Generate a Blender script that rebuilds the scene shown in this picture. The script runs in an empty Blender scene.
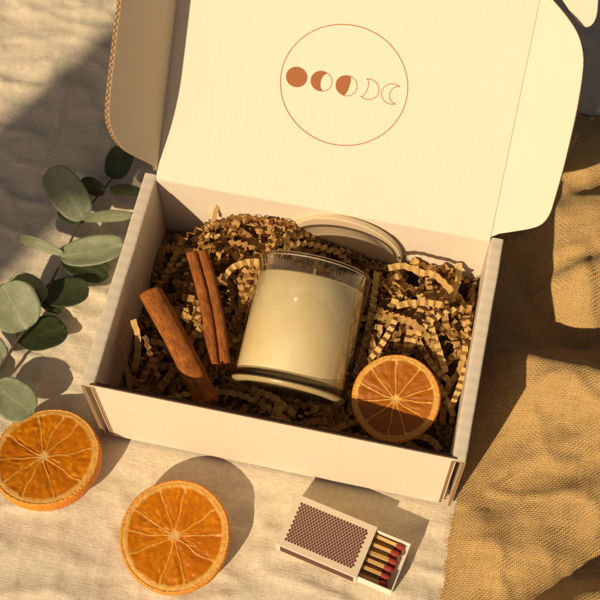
import bpy, bmesh, math, random
from mathutils import Vector, Matrix, noise
PI = math.pi
sc = bpy.context.scene
COL = sc.collection
random.seed(7)

# ------------------------------------------------------------------ camera
CAM = Vector((0.19937, -0.25334, 0.85718))
YAW, PITCH, ROLL, F = -0.230334, 1.143828, -0.019015, 1322.6
FWD = Vector((math.sin(YAW)*math.cos(PITCH), math.cos(YAW)*math.cos(PITCH), -math.sin(PITCH)))
_r = Vector((math.cos(YAW), -math.sin(YAW), 0)); _u = _r.cross(FWD)
RT = math.cos(ROLL)*_r + math.sin(ROLL)*_u
UP = -math.sin(ROLL)*_r + math.cos(ROLL)*_u
cd = bpy.data.cameras.new('camera'); cam = bpy.data.objects.new('camera', cd); COL.objects.link(cam)
cd.sensor_width = 36; cd.lens = F/600*36; cd.clip_start = 0.01; cd.clip_end = 100
cam.matrix_world = Matrix(((RT.x, UP.x, -FWD.x, CAM.x), (RT.y, UP.y, -FWD.y, CAM.y), (RT.z, UP.z, -FWD.z, CAM.z), (0, 0, 0, 1)))
cd.dof.use_dof = True; cd.dof.focus_distance = 0.862; cd.dof.aperture_fstop = 9
sc.camera = cam
def ray(x, y): return (FWD + RT*((x-300)/F) - UP*((y-300)/F)).normalized()
def onz(x, y, z):
    d = ray(x, y); return CAM + d*((z-CAM.z)/d.z)
def onplane(x, y, P, n):
    d = ray(x, y); return CAM + d*((P-CAM).dot(n)/d.dot(n))

# ------------------------------------------------------------------ light
SUN_AZ, SUN_EL = math.radians(23), math.radians(34.5)      # light travels towards +Y, a little to +X
LD = Vector((math.sin(SUN_AZ)*math.cos(SUN_EL), math.cos(SUN_AZ)*math.cos(SUN_EL), -math.sin(SUN_EL)))
sl = bpy.data.lights.new('sun', 'SUN'); so = bpy.data.objects.new('sun', sl); COL.objects.link(so)
sl.energy = 4.5; sl.angle = math.radians(0.55); sl.color = (1.0, 0.80, 0.55)
so.rotation_euler = LD.to_track_quat('-Z', 'Y').to_euler(); so.location = -LD*3
w = bpy.data.worlds.new('World'); sc.world = w; w.use_nodes = True
nt = w.node_tree; bgn = nt.nodes['Background']
sky = nt.nodes.new('ShaderNodeTexSky'); sky.sky_type = 'NISHITA'; sky.sun_disc = False
sky.sun_elevation = SUN_EL; sky.sun_rotation = math.atan2(-LD.x, -LD.y)
sky.air_density = 1.0; sky.dust_density = 5; sky.ozone_density = 0.3
tint = nt.nodes.new('ShaderNodeMix'); tint.data_type = 'RGBA'; tint.blend_type = 'MULTIPLY'
tint.inputs['Factor'].default_value = 1; tint.inputs[7].default_value = (.60, .57, .58, 1)
nt.links.new(sky.outputs[0], tint.inputs[6]); nt.links.new(tint.outputs[2], bgn.inputs[0])
bgn.inputs[1].default_value = 0.05
sc.view_settings.view_transform = 'Standard'; sc.view_settings.look = 'None'; sc.view_settings.gamma = 1
sc.view_settings.exposure = 0.0
sc.cycles.max_bounces = 10; sc.cycles.transparent_max_bounces = 24
sc.cycles.caustics_reflective = False
sc.cycles.use_denoising = True

# ------------------------------------------------------------------ helpers
def link_obj(name, me, mat=None, parent=None):
    o = bpy.data.objects.new(name, me); COL.objects.link(o)
    for m in (mat if isinstance(mat, (list, tuple)) else [mat] if mat else []): me.materials.append(m)
    if parent: o.parent = parent
    return o
def obj(name, bm, mat=None, parent=None, smooth=False):
    me = bpy.data.meshes.new(name); bm.normal_update(); bm.to_mesh(me); bm.free()
    if smooth:
        for p in me.polygons: p.use_smooth = True
    return link_obj(name, me, mat, parent)
def thing(name, label, cat, loc=(0, 0, 0), group=None):
    o = bpy.data.objects.new(name, None); COL.objects.link(o); o.location = loc; o.empty_display_size = .01
    return tag(o, label, cat, group)
def tag(o, label=None, cat=None, group=None, kind=None):
    if label: o['label'] = label
    if cat: o['category'] = cat
    if group: o['group'] = group
    if kind: o['kind'] = kind
    return o
def keep(o, root):
    """parent an object built in world space to a root that has only a location"""
    o.parent = root; o.matrix_parent_inverse = Matrix.Translation(root.location).inverted(); return o
def nz(v, s, seed=0.0): return noise.noise(Vector((v[0]*s+seed, v[1]*s-seed*.7, (v[2] if len(v) > 2 else 0)*s+seed*.3)))
def sstep(a, b, x):
    t = min(1, max(0, (x-a)/(b-a))); return t*t*(3-2*t)

class N:                                                   # small node-graph helper
    def __init__(s, name):
        s.m = bpy.data.materials.new(name); s.m.use_nodes = True; s.t = s.m.node_tree
        s.b = s.t.nodes['Principled BSDF']; s.out = s.t.nodes['Material Output']
    def n(s, typ, **kw):
        nd = s.t.nodes.new('ShaderNode'+typ)
        for k, v in kw.items():
            if k.startswith('_'): setattr(nd, k[1:], v)
            else:
                i = nd.inputs[int(k[1:])] if k[0] == 'i' and k[1:].isdigit() else nd.inputs[k]
                if hasattr(v, 'links'): s.t.links.new(v, i)
                else: i.default_value = v
        return nd
    def math(s, op, a, b=0.0, c=None):
        kw = dict(i0=a, i1=b)
        if c is not None: kw['i2'] = c
        return s.n('Math', _operation=op, **kw).outputs[0]
    def coord(s, scale=(1, 1, 1), src='Object', rot=(0, 0, 0)):
        tc = s.n('TexCoord'); mp = s.n('Mapping'); s.t.links.new(tc.outputs[src], mp.inputs['Vector'])
        mp.inputs['Scale'].default_value = scale; mp.inputs['Rotation'].default_value = rot; return mp.outputs[0]
    def noise(s, vec, scale, detail=3, rough=.55, dist=0): 
        return s.n('TexNoise', Vector=vec, Scale=scale, Detail=detail, Roughness=rough, Distortion=dist).outputs[0]
    def ramp(s, fac, stops):
        r = s.n('ValToRGB', Fac=fac); e = r.color_ramp.elements
        while len(e) < len(stops): e.new(.5)
        for k, (p, c) in enumerate(stops): e[k].position = p; e[k].color = (*c, 1) if len(c) == 3 else c
        return r.outputs[0]
    def mix(s, f, a, b, blend='MIX'):
        nd = s.n('Mix', _data_type='RGBA', _blend_type=blend)
        for i, v in ((0, f), (6, a), (7, b)):
            if hasattr(v, 'links'): s.t.links.new(v, nd.inputs[i])
            else: nd.inputs[i].default_value = v if i == 0 else (*v, 1)
        return nd.outputs[2]
    def set(s, **kw):
        for k, v in kw.items():
            i = s.b.inputs[k.replace('_', ' ')]
            if hasattr(v, 'links'): s.t.links.new(v, i)
            else: i.default_value = (*v, 1) if isinstance(v, tuple) and len(v) == 3 and i.type == 'RGBA' else v
        return s
    def bump(s, h, dist, strength=1.0):
        b = s.n('Bump', Height=h, Distance=dist, Strength=strength); s.t.links.new(b.outputs[0], s.b.inputs['Normal']); return s

# ------------------------------------------------------------------ materials
def card_mat(name, base, wash=None):
    g = N(name); c = g.coord()
    big = g.noise(c, 25, 3); fine = g.noise(c, 900, 2)
    col = g.mix(g.math('MULTIPLY', big, .5), base, tuple(x*.93 for x in base))
    col = g.mix(g.ramp(g.noise(c, 260, 4, .7), [(.66, (0, 0, 0)), (.78, (.25, .25, .25))]), col, tuple(x*.8 for x in base))
    h = g.math('ADD', g.math('MULTIPLY', fine, .35), big)
    if wash:
        wv = g.n('TexWave', Vector=c, Scale=wash[1], Distortion=.6, Detail=1, _bands_direction=wash[0])
        wv.inputs['Detail Scale'].default_value = 3
        h = g.math('ADD', h, g.math('MULTIPLY', wv.outputs['Fac'], wash[2]))
    fl = g.noise(g.coord((1, 1, 1)), 520, 2, .5)
    col = g.mix(g.ramp(fl, [(.70, (0, 0, 0)), (.76, (.3, .3, .3))]), col, (.36, .25, .13))
    g.set(Base_Color=col, Roughness=.62).bump(h, .0005, .45); return g.m
WHITE = (.725, .625, .475)
M_card = card_mat('white_card', WHITE, ('X', 38, .25))
M_side = card_mat('white_card_rolled', WHITE, ('Y', 40, .5))
def print_mat_late(name, a, b):
    g = N(name); c = g.coord(); g.set(Base_Color=g.mix(g.noise(c, 420, 4, .7), a, b), Roughness=.8); return g.m
def edge_mat():                                            # corrugated raw edge: u along the edge (m), v across (0..1)
    g = N('corrugated_edge'); uv = g.n('UVMap', _uv_map='edge')
    sp = g.n('SeparateXYZ', Vector=uv.outputs[0]); u, v = sp.outputs[0], sp.outputs[1]
    wv = g.math('SINE', g.math('MULTIPLY', u, 2*PI/.0040))
    d = g.math('ABSOLUTE', g.math('SUBTRACT', g.math('SUBTRACT', v, .5), g.math('MULTIPLY', wv, .28)))
    flute = g.math('LESS_THAN', d, .13)
    face_layer = g.math('GREATER_THAN', g.math('ABSOLUTE', g.math('SUBTRACT', v, .5)), .36)
    f = g.math('MAXIMUM', flute, face_layer)
    kraft = g.mix(g.noise(uv.outputs[0], 800, 3), (.42, .25, .11), (.56, .37, .19))
    g.set(Base_Color=g.mix(f, (.10, .045, .016), kraft), Roughness=.85).bump(f, .0006, 1.0); return g.m
M_edge = edge_mat()
M_fold = print_mat_late('folded_kraft_edge', (.09, .04, .015), (.17, .085, .035))
def simple(name, col, rough=.6, **kw):
    g = N(name); g.set(Base_Color=col, Roughness=rough, **kw); return g.m
def print_mat(name, a, b):
    g = N(name); c = g.coord(); g.set(Base_Color=g.mix(g.noise(c, 420, 4, .7), a, b), Roughness=.65); return g.m
M_print = print_mat('rust_ink', (.27, .07, .004), (.35, .098, .009))
M_line = print_mat('thin_ink', (.38, .12, .04), (.46, .17, .06))
M_dots = print_mat('brown_ink', (.12, .035, .022), (.17, .055, .035))
M_strike = print_mat('striker', (.085, .028, .018), (.13, .045, .03))

def kraft_mat():
    g = N('kraft_paper'); at = g.n('Attribute', _attribute_name='tone')
    col = g.ramp(at.outputs['Fac'], [(0, (.44, .235, .058)), (.5, (.68, .425, .13)), (1, (.86, .61, .24))])
    col = g.mix(g.math('MULTIPLY', g.noise(g.coord(), 700, 3), .35), col, (.26, .14, .05))
    g.set(Base_Color=col, Roughness=.75)
    tr = g.n('BsdfTranslucent', Color=col); mx = g.n('MixShader', Fac=.12, i1=g.b.outputs[0], i2=tr.outputs[0])
    g.t.links.new(mx.outputs[0], g.out.inputs[0]); return g.m
M_kraft = kraft_mat()

def linen_mat():
    g = N('linen'); c = g.coord()
    a = g.noise(g.coord((1700, 240, 1)), 1, 2); b = g.noise(g.coord((240, 1700, 1)), 1, 2)
    weave = g.math('ADD', a, b)
    slub = g.math('ADD', g.noise(g.coord((900, 60, 1)), 1, 3), g.noise(g.coord((60, 900, 1)), 1, 3))
    blot = g.noise(c, 14, 4, .6)
    col = g.mix(g.ramp(weave, [(.7, (0, 0, 0)), (1.3, (1, 1, 1))]), (.71, .61, .445), (.78, .685, .505))
    col = g.mix(g.ramp(slub, [(.9, (0, 0, 0)), (1.3, (.2, .2, .2))]), col, (.58, .48, .32))
    col = g.mix(g.ramp(g.noise(c, 260, 5, .7), [(.38, (.4, .4, .4)), (.55, (0, 0, 0))]), col, (.54, .44, .29))
    col = g.mix(g.ramp(blot, [(.3, (.22, .22, .22)), (.7, (0, 0, 0))]), col, (.57, .46, .30))
    h = g.math('ADD', g.math('ADD', weave, g.math('MULTIPLY', slub, 1.2)), g.math('MULTIPLY', g.noise(c, 150, 4, .6), 2.2))
    g.set(Base_Color=col, Roughness=.9, Sheen_Weight=.15).bump(h, .0006, .42); return g.m
M_linen = linen_mat()

def burlap_mat():
    g = N('burlap'); c = g.coord(); dv = g.n('TexNoise', Vector=c, Scale=60, Detail=2)
    off = g.n('VectorMath', _operation='SCALE', i0=g.n('VectorMath', _operation='SUBTRACT', i0=dv.outputs['Color'], i1=(.5, .5, .5)).outputs[0], Scale=.005)
    p = g.n('VectorMath', _operation='ADD', i0=c, i1=off.outputs[0])
    sp = g.n('SeparateXYZ', Vector=p.outputs[0])
    k = 2*PI/.00125
    sx = g.math('SINE', g.math('MULTIPLY', sp.outputs[0], k)); sy = g.math('SINE', g.math('MULTIPLY', sp.outputs[1], k))
    hx = g.math('SINE', g.math('MULTIPLY', sp.outputs[0], k/2)); hy = g.math('SINE', g.math('MULTIPLY', sp.outputs[1], k/2))
    tx = g.math('ABSOLUTE', hx); ty = g.math('ABSOLUTE', hy)
    over = g.math('GREATER_THAN', g.math('MULTIPLY', g.math('COSINE', g.math('MULTIPLY', sp.outputs[0], k/2)), g.math('COSINE', g.math('MULTIPLY', sp.outputs[1], k/2))), 0)
    h = g.math('MAXIMUM', g.math('MULTIPLY', tx, over), g.math('MULTIPLY', ty, g.math('SUBTRACT', 1.0, over)))
    thread = g.math('ADD', g.noise(g.coord((520, 40, 40)), 1, 4, .7), g.noise(g.coord((40, 520, 40)), 1, 4, .7))
    grain = g.noise(c, 1100, 3, .7); big = g.noise(c, 22, 4, .6)
    col = g.mix(g.ramp(h, [(.1, (0, 0, 0)), (.7, (1, 1, 1))]), (.25, .14, .042), (.63, .395, .14))
    col = g.mix(g.ramp(thread, [(.8, (0, 0, 0)), (1.3, (.7, .7, .7))]), col, (.70, .465, .18))
    col = g.mix(g.ramp(grain, [(.36, (.6, .6, .6)), (.52, (0, 0, 0))]), col, (.27, .155, .042))
    col = g.mix(g.math('MULTIPLY', big, .4), col, (.40, .24, .07))
    hh = g.math('ADD', g.math('ADD', g.math('MULTIPLY', h, 1.0), g.math('MULTIPLY', thread, .7)), g.math('MULTIPLY', grain, .8))
    g.set(Base_Color=col, Roughness=.95, Sheen_Weight=.1).bump(hh, .0009, .65); return g.m
M_burlap = burlap_mat()

def cinnamon_mat():
    g = N('cinnamon_bark'); uv = g.n('UVMap', _uv_map='bark')
    mp = g.n('Mapping', Vector=uv.outputs[0]); mp.inputs['Scale'].default_value = (800, 130, 1)
    st = g.noise(mp.outputs[0], 1, 4, .65, .4)
    mp2 = g.n('Mapping', Vector=uv.outputs[0]); mp2.inputs['Scale'].default_value = (330, 130, 1)
    bl = g.noise(mp2.outputs[0], 1, 5, .65)
    col = g.ramp(st, [(.25, (.27, .072, .012)), (.5, (.55, .175, .026)), (.75, (.70, .26, .05))])
    col = g.mix(g.ramp(bl, [(.35, (.7, .7, .7)), (.62, (0, 0, 0))]), col, (.20, .06, .016))
    mp3 = g.n('Mapping', Vector=uv.outputs[0]); mp3.inputs['Scale'].default_value = (1500, 240, 1)
    fl = g.noise(mp3.outputs[0], 1, 2)
    col = g.mix(g.ramp(fl, [(.70, (0, 0, 0)), (.76, (.7, .7, .7))]), col, (.52, .26, .09))
    mp4 = g.n('Mapping', Vector=uv.outputs[0]); mp4.inputs['Scale'].default_value = (2400, 1500, 1)
    pit = g.noise(mp4.outputs[0], 1, 3, .7); col = g.mix(g.ramp(pit, [(.28, (.4, .4, .4)), (.46, (0, 0, 0))]), col, (.22, .06, .012))
    h = g.math('ADD', g.math('ADD', st, g.math('MULTIPLY', bl, 1.6)), g.math('MULTIPLY', pit, .8))
    g.set(Base_Color=col, Roughness=.68, Specular_IOR_Level=.25).bump(h, .0018, .85); return g.m
M_cin = cinnamon_mat()

def orange_mats(lit_amount=1.0):  # lower values darken the pulp as if in shade
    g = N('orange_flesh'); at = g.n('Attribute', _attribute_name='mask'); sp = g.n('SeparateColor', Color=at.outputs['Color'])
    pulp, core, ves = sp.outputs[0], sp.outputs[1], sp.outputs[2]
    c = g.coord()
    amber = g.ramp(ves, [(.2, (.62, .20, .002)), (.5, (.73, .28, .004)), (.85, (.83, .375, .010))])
    amber = g.mix(1-lit_amount, amber, (.34, .10, .006))
    amber = g.mix(g.ramp(g.noise(c, 75, 3), [(.4, (0, 0, 0)), (.7, (.5, .5, .5))]), amber, (.46, .12, .005))
    pith = g.mix(g.ramp(g.noise(c, 380, 5, .7), [(.35, (0, 0, 0)), (.65, (1, 1, 1))]), (.72, .32, .03), (.88, .56, .16))
    memb = g.mix(.35, pith, (.80, .36, .03))
    ring = g.math('SUBTRACT', 1.0, at.outputs['Alpha'])
    col = g.mix(pulp, g.mix(ring, memb, pith), amber)
    col = g.mix(core, col, (.80, .55, .24))
    rg = g.math('SUBTRACT', .68, g.math('MULTIPLY', pulp, .42*lit_amount))
    h = g.math('ADD', g.noise(c, 420, 4, .65), g.math('MULTIPLY', ves, .5))
    g.set(Base_Color=col, Roughness=rg, Specular_IOR_Level=.36, Subsurface_Weight=.5, Subsurface_Scale=.004).bump(h, .0006, .55)
    g.b.inputs['Subsurface Radius'].default_value = (1.0, .45, .12)
    tr = g.n('BsdfTranslucent', Color=(.95, .50, .07, 1)); mx = g.n('MixShader', Fac=.14*lit_amount, i1=g.b.outputs[0], i2=tr.outputs[0]); g.t.links.new(mx.outputs[0], g.out.inputs[0])
    p = N('orange_peel'); c = p.coord()
    v = p.n('TexVoronoi', Vector=c, Scale=650)
    col = p.mix(p.noise(c, 160, 4, .6), (.72, .20, .005), (.82, .31, .015))
    at = p.n('Attribute', _attribute_name='mask'); s2 = p.n('SeparateColor', Color=at.outputs['Color'])
    col = p.mix(s2.outputs[0], col, (.82, .44, .10))
    hh = p.math('ADD', p.math('MULTIPLY', v.outputs['Distance'], 1.0), p.noise(c, 220, 4, .6))
    p.set(Base_Color=col, Roughness=.55, Subsurface_Weight=.2, Subsurface_Scale=.003).bump(hh, .0009, .7)
    return g.m, p.m
M_flesh, M_peel = orange_mats()
M_flesh_shaded = orange_mats(.30)[0]  # browner flesh: shade painted into the slice inside the box

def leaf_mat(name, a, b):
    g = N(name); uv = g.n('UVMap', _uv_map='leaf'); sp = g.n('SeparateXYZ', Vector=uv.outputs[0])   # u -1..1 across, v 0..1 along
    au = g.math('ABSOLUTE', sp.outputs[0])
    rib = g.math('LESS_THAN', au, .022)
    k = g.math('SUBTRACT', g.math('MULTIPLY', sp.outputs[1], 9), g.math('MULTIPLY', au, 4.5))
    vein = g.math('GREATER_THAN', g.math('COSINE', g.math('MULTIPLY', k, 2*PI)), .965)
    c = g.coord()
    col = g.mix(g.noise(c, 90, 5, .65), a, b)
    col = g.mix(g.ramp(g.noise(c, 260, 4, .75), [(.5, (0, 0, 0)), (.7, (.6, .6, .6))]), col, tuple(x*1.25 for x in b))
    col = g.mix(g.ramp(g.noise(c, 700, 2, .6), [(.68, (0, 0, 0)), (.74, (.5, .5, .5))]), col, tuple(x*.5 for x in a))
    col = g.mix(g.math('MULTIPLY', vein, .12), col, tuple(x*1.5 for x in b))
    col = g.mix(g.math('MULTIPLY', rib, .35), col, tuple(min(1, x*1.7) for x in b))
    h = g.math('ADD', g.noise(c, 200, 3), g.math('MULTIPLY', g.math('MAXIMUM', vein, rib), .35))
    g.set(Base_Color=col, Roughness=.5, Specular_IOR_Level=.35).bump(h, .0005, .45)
    tr = g.n('BsdfTranslucent', Color=(b[0]*1.1, b[1]*1.3, b[2]*.6, 1))
    mx = g.n('MixShader', Fac=.22, i1=g.b.outputs[0], i2=tr.outputs[0]); g.t.links.new(mx.outputs[0], g.out.inputs[0]); return g.m
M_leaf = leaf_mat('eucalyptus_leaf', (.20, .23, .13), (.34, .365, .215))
M_leaf_shaded = leaf_mat('eucalyptus_leaf_shaded', (.045, .06, .022), (.08, .10, .038))  # leaf colour darkened for the leaves lying in shade
M_stem = print_mat('eucalyptus_stem', (.055, .045, .02), (.10, .08, .04))

def glass_thin(name, tintc):
    g = N(name)
    ge = g.n('NewGeometry'); dt = g.n('VectorMath', _operation='DOT_PRODUCT', i0=ge.outputs['Normal'], i1=ge.outputs['Incoming']).outputs['Value']
    fc = g.math('POWER', g.math('SUBTRACT', 1.0, g.math('ABSOLUTE', dt)), 5.0); fr = g.math('MULTIPLY_ADD', fc, .9, .04)
    gl = g.n('BsdfGlossy', Color=(1, 1, 1, 1), Roughness=.03); tp = g.n('BsdfTransparent', Color=tintc)
    mx = g.n('MixShader', Fac=fr, i1=tp.outputs[0], i2=gl.outputs[0]); g.t.links.new(mx.outputs[0], g.out.inputs[0]); return g.m
M_glass = glass_thin('clear_glass', (.97, .975, .965, 1))
def foot_glass():
    g = N('foot_glass'); g.set(Base_Color=(1, .985, .95), Roughness=.02, Transmission_Weight=1.0, IOR=1.48)
    tp = g.n('BsdfTransparent', Color=(.97, .96, .92, 1)); mx = g.n('MixShader', Fac=.45, i1=g.b.outputs[0], i2=tp.outputs[0]); g.t.links.new(mx.outputs[0], g.out.inputs[0]); return g.m
M_base_glass = foot_glass()
M_foot_glint = simple('glint_glass', (.80, .62, .29), .3, Transmission_Weight=.55, IOR=1.45)  # pale colour imitates light caught in the glass foot
M_rim = simple('rim_glass', (1, 1, 1), .03, Transmission_Weight=1.0, IOR=1.45)
def wax_mat():
    g = N('wax'); c = g.coord(); col = g.mix(g.ramp(g.noise(c, 32, 5, .65), [(.35, (0, 0, 0)), (.65, (1, 1, 1))]), (.81, .60, .27), (.89, .72, .40))
    g.set(Base_Color=col, Roughness=.45, Subsurface_Weight=.25, Subsurface_Scale=.004)
    g.b.inputs['Subsurface Radius'].default_value = (1, .7, .35); return g.m
M_wax = wax_mat()
def wood_mat(name, a, b, sc_=(8, 160, 160)):
    g = N(name); n = g.noise(g.coord(sc_), 3, 5, .6, .6); g.set(Base_Color=g.mix(n, a, b), Roughness=.6).bump(n, .0004, .4); return g.m
M_lidwood = wood_mat('pale_wood', (.60, .47, .27), (.70, .57, .36), (12, 60, 60))
M_lid_shaded = wood_mat('shaded_lid_wood', (.44, .335, .205), (.52, .41, .26), (40, 60, 60))  # lid face colour darkened to stand for the candle's shadow
M_match = wood_mat('match_wood', (.52, .30, .08), (.70, .45, .15), (60, 900, 900))
def head_mat():
    g = N('match_head'); c = g.coord(); n = g.noise(c, 1800, 4, .7)
    g.set(Base_Color=g.mix(n, (.24, .022, .014), (.36, .045, .025)), Roughness=.75).bump(n, .0003, .9); return g.m
M_head = head_mat()
M_cream = card_mat('cream_card', (.72, .60, .43))
M_tray = card_mat('tray_card', (.80, .73, .60))
M_wick = simple('wick_cotton', (.8, .72, .55), .9)
M_blocker = wood_mat('blocker_brown', (.25, .15, .08), (.36, .23, .13))  # for the added shade blocker only

# ------------------------------------------------------------------ linen surface
def nonuniform(a, b, step, far):
    n = int(round((b-a)/step)); xs = [a+(b-a)*i/n for i in range(n+1)]
    return [a-far, a-.3, a-.08] + xs + [b+.08, b+.3, b+far]
def crease(p, a, b, wdt):                                   # soft pressed crease along a segment
    ax, ay = a; bx, by = b; dx, dy = bx-ax, by-ay; L2 = dx*dx+dy*dy
    t = max(0, min(1, ((p[0]-ax)*dx+(p[1]-ay)*dy)/L2)); ex = p[0]-ax-t*dx; ey = p[1]-ay-t*dy
    return math.exp(-(ex*ex+ey*ey)/(wdt*wdt))*math.sin(PI*min(1, max(0, .05+t*.9)))
random.seed(21)
CR = []
for i in range(60):
    x, y = random.uniform(-.2, .3), random.uniform(-.15, .42); a = random.choice((.15, .3, 1.75, 1.6, random.uniform(0, PI))); L = random.uniform(.02, .07)
    CR.append(((x, y), (x+L*math.cos(a), y+L*math.sin(a)), random.uniform(.0012, .0028), random.choice((-1, 1))*random.uniform(.0002, .0006)))
def linen_h(x, y):
    v = (x, y, 0)
    h = .0022*nz(v, 9, 3) + .0011*nz((x*1.0+.35*y, y-.2*x, 0), 30, 8) + .0006*nz((x*.6+y, y*1.7-x*.4, 0), 55, 2)
    r = 1-abs(nz((x*.5+y*.25, y*1.2, 0), 34, 11)); h += .0014*r**6
    r = 1-abs(nz((x*1.3, y*.6-x*.2, 0), 30, 17)); h += .0009*r**6
    h += .00016*nz(v, 240, 5)
    for a, b, wd, am in CR:
        if abs(x-a[0]) < .09 and abs(y-a[1]) < .09: h += am*crease((x, y), a, b, wd)
    f = sstep(-.03, -.005, x)*sstep(.27, .245, x)*sstep(-.025, -.004, y)*sstep(.18, .157, y)   # pressed flat under the box
    return 1.5*h*(1-f) - .0036
bm = bmesh.new()
xs = nonuniform(-.25, .45, .0026, 1.5); ys = nonuniform(-.17, .52, .0026, 1.5)
rows = [[bm.verts.new((x, y, linen_h(x, y))) for x in xs] for y in ys]
for j in range(len(ys)-1):
    for i in range(len(xs)-1): bm.faces.new((rows[j][i], rows[j][i+1], rows[j+1][i+1], rows[j+1][i]))
ground = obj('ground', bm, M_linen, smooth=True)
tag(ground, 'crumpled pale linen cloth spread under the box', 'tablecloth', kind='structure')

# ------------------------------------------------------------------ burlap
X, Y, Z = Vector((1, 0, 0)), Vector((0, 1, 0)), Vector((0, 0, 1))
def poly_dist(p, pts):
    best = (9, 0, 1)
    for (a, b) in zip(pts, pts[1:]):
        dx, dy = b.x-a.x, b.y-a.y; L2 = dx*dx+dy*dy
        t = max(0, min(1, ((p[0]-a.x)*dx+(p[1]-a.y)*dy)/L2)); ex, ey = p[0]-a.x-t*dx, p[1]-a.y-t*dy
        d = math.hypot(ex, ey)
        if d < best[0]: best = (d, a.z+(b.z-a.z)*t, 1 if (dx*ey-dy*ex) > 0 else -1)
    return best
def crest(pix): return [onz(x, y, z) for x, y, z in pix]
RIDGES = [  # crest pixels with height, front width, back width
    (crest([(494, 348, .022), (514, 357, .031), (540, 368, .031), (570, 377, .031), (612, 386, .032), (680, 392, .034)]), .034, .012),
    (crest([(540, 232, .016), (560, 222, .026), (590, 218, .030), (640, 212, .030)]), .055, .022),
    (crest([(556, 182, .014), (580, 172, .022), (600, 160, .024), (640, 150, .02)]), .016, .020),
    (crest([(552, 292, .010), (575, 288, .014), (606, 280, .012)]), .012, .008),
    (crest([(463, 512, .004), (486, 530, .009), (520, 524, .009), (560, 506, .010), (610, 494, .010)]), .022, .012),
    (crest([(530, 470, .005), (560, 455, .009), (606, 446, .010)]), .026, .014),
    (crest([(468, 575, .003), (500, 560, .006), (540, 556, .005)]), .014, .012),
    (crest([(520, 650, .014), (552, 622, .030), (590, 606, .036), (640, 596, .036)]), .030, .014),
]
TRENCH = crest([(522, 262, -.006), (527, 290, -.012), (536, 322, -.016), (549, 349, -.016), (575, 357, -.015), (612, 352, -.015), (680, 356, -.015)])
def burlap_edge(y):
    e = .2432 + .0014*noise.noise(Vector((y*28, 3, 0))) + .0006*noise.noise(Vector((y*150, 9, 0)))
    if y < 0: e = .2440 + .0030*nz((y, 0, 0), 26, 4) + .0012*nz((y, 0, 0), 90, 6) + .0006*nz((y, 0, 0), 240, 4)
    if y > .17: e -= (y-.17)*.5
    return e
def burlap_h(x, y):
    h = .006 + .008*sstep(.262, .300, x)
    for pts, wf, wb in RIDGES:
        d, z, side = poly_dist((x, y), pts)
        wd = wb if side > 0 else wf
        h += z*math.exp(-(d/wd)**2)
    d, z, side = poly_dist((x, y), TRENCH); h += z*math.exp(-(d/.0105)**2); h = max(h, .0025)
    v = (x, y, 0)
    amp = sstep(.243, .275, x)
    h += amp*(.0026*nz(v, 22, 5) + .0008*nz((x*.7+y*.5, y*1.3-x*.5, 0), 70, 2))
    r = 1-abs(nz((x*.8+y*.3, y*1.2-.3*x, 0), 24, 31)); h += amp*.0036*r**6
    r = 1-abs(nz((x*.9-y*.4, y, 0), 46, 37)); h += amp*.0012*r**6
    h += .0004*nz(v, 220, 7)
    ed = x-burlap_edge(y)
    h *= (.25+.75*sstep(0, .022, ed)) if y < .0 else (.45+.55*sstep(0, .03, ed))
    back = .315-.10*(x-.287)-y + .006*nz(v, 20, 9)
    h = h*sstep(-.001, .02, back)
    return max(h, .0006) + max(linen_h(x, y), 0)*.3
bm = bmesh.new(); NX, NY = 170, 270; grid = []
for j in range(NY+1):
    y = -.26+(.60)*j/NY; row = []
    for i in range(NX+1):
        e = burlap_edge(y); x = e+(.66-e)*(i/NX)**1.35
        yy = min(y, .316-.10*(x-.287)+.004*nz((x, 0, 0), 30, 9)) if j > NY-8 else y
        row.append(bm.verts.new((x, yy, burlap_h(x, yy))))
    grid.append(row)
for j in range(NY):
    for i in range(NX): bm.faces.new((grid[j][i], grid[j][i+1], grid[j+1][i+1], grid[j+1][i]))
burlap = obj('burlap_cloth', bm, M_burlap, smooth=True)
sm = burlap.modifiers.new('thick', 'SOLIDIFY'); sm.thickness = .0012; sm.offset = 1
bm = bmesh.new(); rnd = random.Random(12)
for i in range(120):                                        # loose fibres along the cut edge
    y = rnd.uniform(-.12, -.004); x = burlap_edge(y)+.0006; L = rnd.uniform(.0015, .005); a = PI+rnd.gauss(0, .6); c_ = rnd.gauss(0, .5)
    z0 = burlap_h(x, y)+.0012; pts = []
    for k in range(5):
        pts.append(Vector((x, y, max(linen_h(x, y)+.0004, z0-.0012*k/4)))); x += L/4*math.cos(a); y += L/4*math.sin(a); a += c_
    prv = None
    for p, q in zip(pts, pts[1:]):
        t = (q-p).normalized(); sd = t.cross(Z)*.00016
        vs = [bm.verts.new(v) for v in (p-sd, p+sd, q+sd, q-sd)]; bm.faces.new(vs)
        up_ = Vector((0, 0, .00016)); vs = [bm.verts.new(v) for v in (p-up_, p+up_, q+up_, q-up_)]; bm.faces.new(vs)
fr = obj('frayed_edge', bm, M_burlap, burlap); fr['kind'] = 'stuff'
tag(burlap, 'coarse brown burlap cloth lying rumpled beside the white box', 'cloth')

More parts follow.
